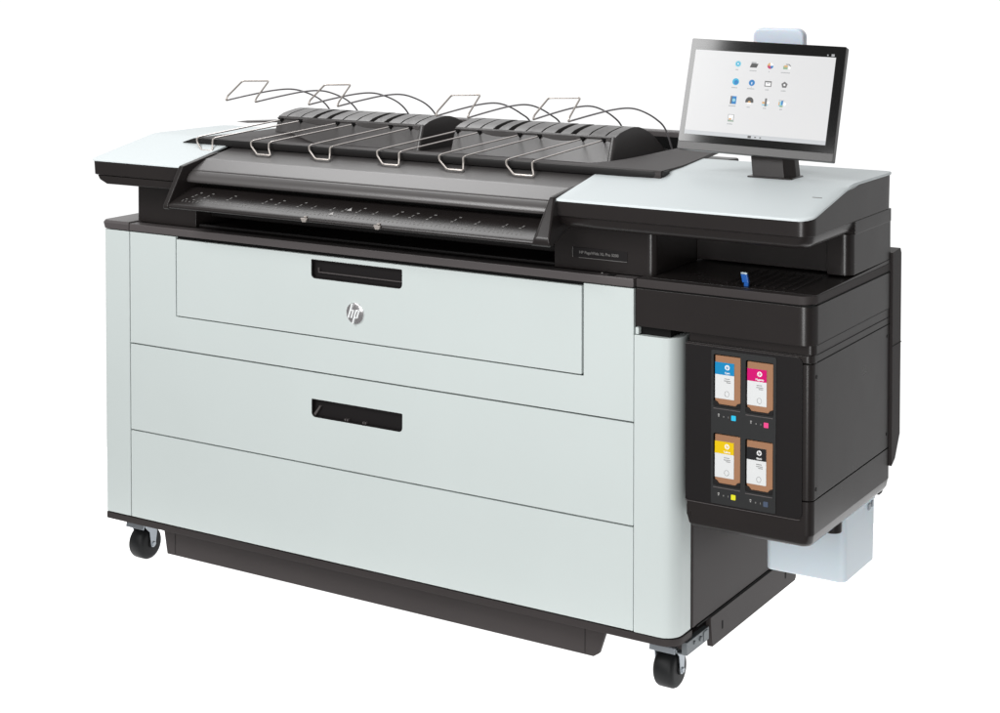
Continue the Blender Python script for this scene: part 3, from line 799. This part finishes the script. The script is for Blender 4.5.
icon([('disc', 'i_lblue', r), ('disc', 'i_cyan', 0.0040), ('disc', 'i_white', 0.0016)], CU[0], RV[0])
icon([('rect', 'i_pale', -0.006, 0.004, 0.001, 0.0055), ('poly', 'i_dark', [(-0.0085, -0.0055), (0.0055, -0.0055), (0.0085, 0.0025), (-0.0055, 0.0025)])], CU[1], RV[0])
icon([('wedge', 'i_orange', r, 1.7, PI), ('wedge', 'i_pink', r, PI, 1.6*PI), ('wedge', 'i_blue', r, 1.6*PI, 2.05*PI), ('wedge', 'i_white', r, 0.1, 1.7)], CU[2], RV[0])
icon([('rect', 'i_green', -0.007, 0.002, -0.005, 0.0015), ('poly', 'i_orange', [(-0.005, -0.001), (0.0015, -0.001), (0.0015, 0.003), (-0.005, 0.003)]), ('poly', 'i_grey', [(-0.002, 0.0055), (0.005, 0.0055), (0.0085, 0.0015), (0.007, 0.001), (0.004, 0.004), (-0.002, 0.004)]), ('disc', 'i_white', 0.0028, 0.0055, -0.002)], CU[3], RV[0])
icon([('disc', 'i_cyan', 0.0069), ('disc', 'i_blue', 0.0042, 0.001, -0.001)], CU[0], RV[1])
icon([('disc', 'i_blue', 0.0062), ('rect', 'i_white', -0.0008, 0.0008, -0.003, 0.0014), ('rect', 'i_pale', -0.0006, 0.0006, -0.0095, -0.0075)], CU[1], RV[1])
icon([('rect', 'i_grey', -0.007, 0.007, -0.0055, 0.0055), ('rect', 'i_white', -0.0052, 0.0052, -0.0038, 0.0028), ('rect', 'i_pale', -0.003, 0.003, 0.0005, 0.0018)], CU[2], RV[1])
icon([('poly', 'i_grey', [(0.0066*math.cos(PI/2+2*PI*k/5), 0.0066*math.sin(PI/2+2*PI*k/5)) for k in range(5)]), ('disc', 'i_white', 0.002)], CU[3], RV[1])
icon([('rect', 'i_blue', -0.0062, 0.0062, -0.0078, 0.0078), ('rect', 'i_grey', -0.0062, -0.0030, -0.0078, 0.0078), ('disc', 'i_lblue', 0.0032, 0.0012, 0.0)], CU[0], RV[2])
icon([('wedge', 'i_dark', 0.0082, 0.0, PI), ('rect', 'i_dark', -0.0082, 0.0082, -0.0028, 0.0006), ('disc', 'i_orange', 0.0030, 0, -0.0025), ('rect', 'i_white', -0.004, 0.004, -0.006, -0.003)], CU[1], RV[2])
icon([('rect', 'i_orange', -0.007, -0.002, -0.003, 0.001), ('rect', 'i_lblue', -0.007, 0.005, -0.0065, -0.004), ('rect', 'i_grey', -0.0018, 0.0022, -0.0078, 0.0078), ('disc', 'i_white', 0.0026, 0.0055, 0.0)], CU[2], RV[2])
icon([('rect', 'i_pale', -0.0068, 0.004, 0.0052, 0.0064), ('rect', 'i_lblue', -0.0068, 0.0005, -0.006, 0.004), ('rect', 'i_orange', -0.0068, -0.0045, -0.004, 0.003), ('rect', 'i_blue', -0.0015, 0.0018, -0.003, 0.0055), ('rect', 'i_green', -0.004, 0.002, -0.0072, -0.004), ('disc', 'i_white', 0.0033, 0.0055, -0.001)], CU[3], RV[2])
icon([('rect', 'i_pale', -0.0062, 0.0062, -0.0072, 0.0072), ('rect', 'i_white', -0.005, 0.0045, -0.0035, 0.006), ('rect', 'i_orange', -0.004, 0.001, -0.0035, -0.0005), ('rect', 'i_green', -0.0055, 0.0062, -0.0068, -0.0052)], CU[0], RV[3])
wid = [[0.006, 0.016, 0.003, 0.022], [0.015, 0.017, 0.008, 0.011], [0.017, 0.007, 0.007, 0.006], [0.013]]
for j, rw in enumerate(wid):
    for i, w in enumerate(rw):
        bm = NB(); u, v = CU[i]-0.001, RV[j]-0.0140
        x = u-w/2
        while x < u+w/2-0.0008:
            ww = 0.0016 if (int(x*7919) % 3) else 0.0022
            add_box(bm, x, min(x+ww, u+w/2), v-0.0011, v+0.0011+(0.0004 if int(x*3571) % 2 else 0), 0.0004, 0.0005); x += ww+0.0006
        sub(link('icon_caption', bm, 'i_pale', wn=False), mon)
# neck and foot of the touchscreen
bm = NB()
q0 = [(0.8925, 0.208), (0.9700, 0.208), (0.9870, 0.236), (0.9870, 0.262), (0.8925, 0.262)]
q1 = [(0.870, 0.206), (0.947, 0.206), (0.964, 0.232), (0.964, 0.258), (0.870, 0.258)]
A = [bm.verts.new((x, y, 1.1505)) for x, y in q0]; B = [bm.verts.new((x, y+0.028, 1.262)) for x, y in q1]
bm.faces.new(A[::-1]); bm.faces.new(B)
for k in range(5): bm.faces.new((A[k], A[(k+1) % 5], B[(k+1) % 5], B[k]))
nk = link('neck', bm, 'dark', bevel=0.002)
nk.parent = mon; nk.matrix_parent_inverse = MT.inverted()
bm = NB(); add_prism(bm, rrect(0.8820, 0.9910, 0.198, 0.272, 0.006, 4), 'z', 1.1470, 1.1545)
ft = link('foot', bm, 'dark', bevel=0.0015); ft.parent = mon; ft.matrix_parent_inverse = MT.inverted()
# status beacon on a post behind the touchscreen
bc = part(empty('status_beacon', (0.878, 0.40, 1.15)))
bm = NB(); add_prism(bm, rrect(-0.064, 0.064, 0.245, 0.331, (0.006, 0.006, 0.020, 0.020), 6), 'y', -0.012, 0.012)
sub(link('beacon_cover', bm, 'beacon', bevel=0.005, seg=3), bc)
bm = NB(); add_prism(bm, rrect(-0.014, 0.014, 0.0, 0.2445, 0.002, 2), 'y', -0.010, 0.010)
sub(link('post', bm, 'dark', bevel=0.001), bc)
# small flap at the back left, and the cable at the right hood
bm = NB()
add_prism(bm, [(-0.945, 1.1525), (-0.70, 1.1700), (-0.70, 1.1640), (-0.90, 1.1510)], 'y', 0.585, 0.64)
part(link('rear_flap', bm, 'trim', bevel=0.001))

# ================================================================== separate things
# ink cartridges
names = {'cyan': ('Cyan', 'brown cardboard ink cartridge with a blue label band, upper left of four'),
         'magenta': ('Magenta', 'brown cardboard ink cartridge with a bright pink label band, upper right of four'),
         'yellow': ('Yellow', 'brown cardboard ink cartridge with a yellow label band, lower left of four'),
         'blackink': ('Black', 'brown cardboard ink cartridge with a black label band, lower right of four')}
for x, z, nm, led in SL:
    t = empty('ink_cartridge', (x+W_/2, 0.03, z))
    tag(t, names[nm][1], 'ink cartridge', 'ink cartridges in the bay')
    yf = -0.0005-0.03
    bm = NB()
    hw = W_/2-0.0008
    add_prism(bm, [(-hw, 0.012), (-hw+0.010, 0.0005), (hw-0.012, 0.0005), (hw, 0.010), (hw, H_-0.001), (-hw, H_-0.001)], 'y', yf, 0.06)
    b_ = link('carton', bm, 'card', bevel=0.0012); b_.parent = t
    lw0, lw1 = -hw+0.0002, hw-0.0145
    z0l, z1l = 0.0165, H_-0.0155
    bm = NB(); add_box(bm, lw0, lw1, yf-0.0007, yf-0.0001, z0l, z1l)
    lb = link('paper_label', bm, 'label', wn=False); lb.parent = t
    zb = z1l-0.0265
    bm = NB(); add_box(bm, lw0, lw1, yf-0.0011, yf-0.0006, zb, z1l)
    o = link('colour_band', bm, nm, wn=False); o.parent = lb
    # emblem: a disc with two slanted letters, then the ink name
    cx = (lw0+lw1)/2+0.0065
    bm = NB()
    add_prism(bm, [(cx+0.0056*math.cos(2*PI*k/20), zb+0.0165+0.0056*math.sin(2*PI*k/20)) for k in range(20)], 'y', yf-0.0015, yf-0.0010)
    o = link('emblem', bm, 'whiteprint', wn=False); o.parent = lb
    bm = NB(); letters(bm, 0.0052, yf-0.0019, yf-0.0014)
    for v in bm.verts: v.co.x += cx; v.co.z += zb+0.0165
    o = link('emblem_letters', bm, nm, wn=False); o.parent = lb
    bm = NB(); text_bm(bm, names[nm][0], 0.0058, FRONT(cx, yf-0.0013, zb+0.0045), bold=0.00015)
    o = link('ink_name', bm, 'whiteprint', wn=False); o.parent = lb
    bm = NB()
    for (dx0, dx1, zz) in ((-0.007, 0.005, zb-0.0085), (-0.0075, 0.008, zb-0.0130), (-0.002, 0.0075, zb-0.0165)):
        xx = cx+dx0
        while xx < cx+dx1-0.001:
            add_box(bm, xx, min(xx+0.0019, cx+dx1), yf-0.0011, yf-0.0006, zz-0.0008, zz+0.0011); xx += 0.0026
    o = link('small_print', bm, 'greyprint', wn=False); o.parent = lb
    bm = NB()
    pr = [(cx-0.001+a*math.cos(2*PI*k/18), z0l+0.0115+1.15*a*math.sin(2*PI*k/18)) for a in (0.0052,) for k in range(19)]
    add_tube(bm, [(p[0], yf-0.0009, p[1]) for p in pr], 0.00042, 4)
    o = link('round_mark', bm, 'greyprint', wn=False); o.parent = lb

# blue usb stick on the shelf
u = empty('usb_stick', (0.955, 0.034, 0.9370)); tag(u, 'small blue usb stick standing on the dark output shelf above the ink tower', 'usb stick')
bm = NB(); add_prism(bm, rrect(-0.0075, 0.0075, -0.004, 0.004, 0.002, 3), 'z', 0.008, 0.026)
for v in bm.verts: v.co.x -= (v.co.z)*0.20
b_ = link('stick_body', bm, 'usb', bevel=0.0008); b_.parent = u
bm = NB(); add_prism(bm, rrect(-0.0072, 0.0072, -0.0038, 0.0038, 0.0018, 3), 'z', 0.0262, 0.0295)
for v in bm.verts: v.co.x -= (v.co.z)*0.20
b_ = link('cap', bm, 'usbtip', bevel=0.0008); b_.parent = u
bm = NB(); add_prism(bm, rrect(-0.0050, 0.0050, -0.003, 0.003, 0.0006, 2), 'z', -0.0002, 0.0079)
b_ = link('plug', bm, 'usb', bevel=0.0004); b_.parent = u

# waste container under the tower
w = empty('waste_container', (1.005, 0.35, 0.245)); tag(w, 'pale bluish white plastic waste container hanging under the ink tower', 'container')
bm = NB()
add_prism(bm, rrect(-0.097, 0.097, -0.100, 0.100, 0.016, 6), 'z', 0.0, 0.150)
for v in bm.verts:
    if v.co.z < 0.001: v.co.x *= 0.985; v.co.y *= 0.985
b_ = link('container_body', bm, 'bin', bevel=0.004, seg=3); b_.parent = w
bm = NB(); add_prism(bm, rrect(-0.099, 0.0990, -0.101, 0.1010, 0.017, 6), 'z', 0.1455, 0.1525)
b_ = link('rim', bm, 'bin', bevel=0.0015); b_.parent = w
bm = NB()
add_box(bm, 0.0975, 0.1000, 0.045, 0.060, 0.128, 0.142); add_box(bm, 0.0975, 0.1000, 0.066, 0.076, 0.130, 0.144)
b_ = link('latch', bm, 'zinc', bevel=0.0008); b_.parent = w

# every loose piece its own part, except lettering and fine print
KEEP = ('ruler_scale', 'icon_caption', 'small_print', 'lettering', 'badge_letters', 'emblem_letters', 'ink_name', 'app_icon', 'fork', 'mounting_plate', 'floor', 'media_clip', 'corner_bracket')
for o in [o for o in bpy.data.objects if o.type == 'MESH']:
    base = o.name.split('.')[0]
    if base in KEEP: continue
    bm = bmesh.new(); bm.from_mesh(o.data); bm.verts.ensure_lookup_table()
    seen = set(); comps = []
    for v0 in bm.verts:
        if v0.index in seen: continue
        st = [v0]; seen.add(v0.index); cc = []
        while st:
            q = st.pop(); cc.append(q.index)
            for e in q.link_edges:
                w_ = e.other_vert(q)
                if w_.index not in seen: seen.add(w_.index); st.append(w_)
        comps.append(set(cc))
    if len(comps) > 1:
        src = o.data.copy()
        for i, cc in enumerate(comps):
            b2 = bmesh.new(); b2.from_mesh(src); b2.verts.ensure_lookup_table()
            bmesh.ops.delete(b2, geom=[q for q in b2.verts if q.index not in cc], context='VERTS')
            if i == 0: b2.to_mesh(o.data)
            else:
                me = src.copy(); b2.to_mesh(me); o2 = o.copy(); o2.data = me; COL.objects.link(o2)
            b2.free()
    bm.free()

# ================================================================== camera
cd = bpy.data.cameras.new('camera'); cam = bpy.data.objects.new('camera', cd); COL.objects.link(cam)
CP = Vector((2.4614, -3.4248, 1.6544)); yaw, pitch = -0.5527, 0.0296
fw = Vector((math.sin(yaw)*math.cos(pitch), math.cos(yaw)*math.cos(pitch), -math.sin(pitch)))
rt = Vector((math.cos(yaw), -math.sin(yaw), 0)); upv = rt.cross(fw)
cam.matrix_world = Matrix(((rt.x, upv.x, -fw.x, CP.x), (rt.y, upv.y, -fw.y, CP.y), (rt.z, upv.z, -fw.z, CP.z), (0, 0, 0, 1)))
cd.sensor_width = 36; cd.lens = 1.7345*36; cd.shift_x = 0; cd.shift_y = -0.3505
cd.clip_start = 0.05; cd.clip_end = 200
S.camera = cam

# ================================================================== light
W = bpy.data.worlds.new('World'); S.world = W; W.use_nodes = True
nt = W.node_tree; N = nt.nodes; L = nt.links
bg = N['Background']
tc = N.new('ShaderNodeTexCoord'); sx = N.new('ShaderNodeSeparateXYZ'); L.new(tc.outputs['Generated'], sx.inputs[0])
mr = N.new('ShaderNodeMapRange'); mr.interpolation_type = 'SMOOTHSTEP'
mr.inputs['From Min'].default_value = -0.25; mr.inputs['From Max'].default_value = 0.12
mr.inputs['To Min'].default_value = 0.28; mr.inputs['To Max'].default_value = 1.07
L.new(sx.outputs['Y'], mr.inputs['Value'])
m2 = N.new('ShaderNodeMapRange'); m2.interpolation_type = 'SMOOTHSTEP'       # world dimmed towards the right to keep the machine's side faces dark
m2.inputs['From Min'].default_value = 0.08; m2.inputs['From Max'].default_value = 0.42
m2.inputs['To Min'].default_value = 1.0; m2.inputs['To Max'].default_value = 0.42
L.new(sx.outputs['X'], m2.inputs['Value'])
mm = N.new('ShaderNodeMath'); mm.operation = 'MULTIPLY'
L.new(mr.outputs['Result'], mm.inputs[0]); L.new(m2.outputs['Result'], mm.inputs[1])
L.new(mm.outputs[0], bg.inputs['Strength']); bg.inputs['Color'].default_value = (1, 1, 1, 1)
def area(name, loc, target, size, power, col=(1, 1, 1), sy=None):
    ld = bpy.data.lights.new(name, 'AREA'); ld.shape = 'RECTANGLE'; ld.size = size; ld.size_y = sy or size; ld.energy = power; ld.color = col
    o = bpy.data.objects.new(name, ld); COL.objects.link(o); o.location = loc
    o.rotation_euler = (Vector(target)-Vector(loc)).to_track_quat('-Z', 'Y').to_euler()
    return o
area('softbox_left', (-1.25, -2.7, 3.2), (0, 0, 0.7), 1.6, 82, sy=1.2)
area('softbox_front', (0.3, -5.3, 2.5), (-0.5, 0, 0.9), 1.7, 112, sy=2.4)
area('strip_front', (2.36, -2.95, 0.60), (1.1, 0.0, 0.8), 0.7, 50, sy=1.15)  # added strip light below the view, puts highlights on the rounded corners
area('softbox_top', (-2.9, 2.7, 4.9), (0, 0.1, 1.1), 2.2, 56)
S.view_settings.view_transform = 'Standard'; S.view_settings.look = 'None'; S.view_settings.gamma = 1; S.view_settings.exposure = 0
S.render.engine = 'CYCLES'
S.cycles.use_denoising = True
S.cycles.max_bounces = 8
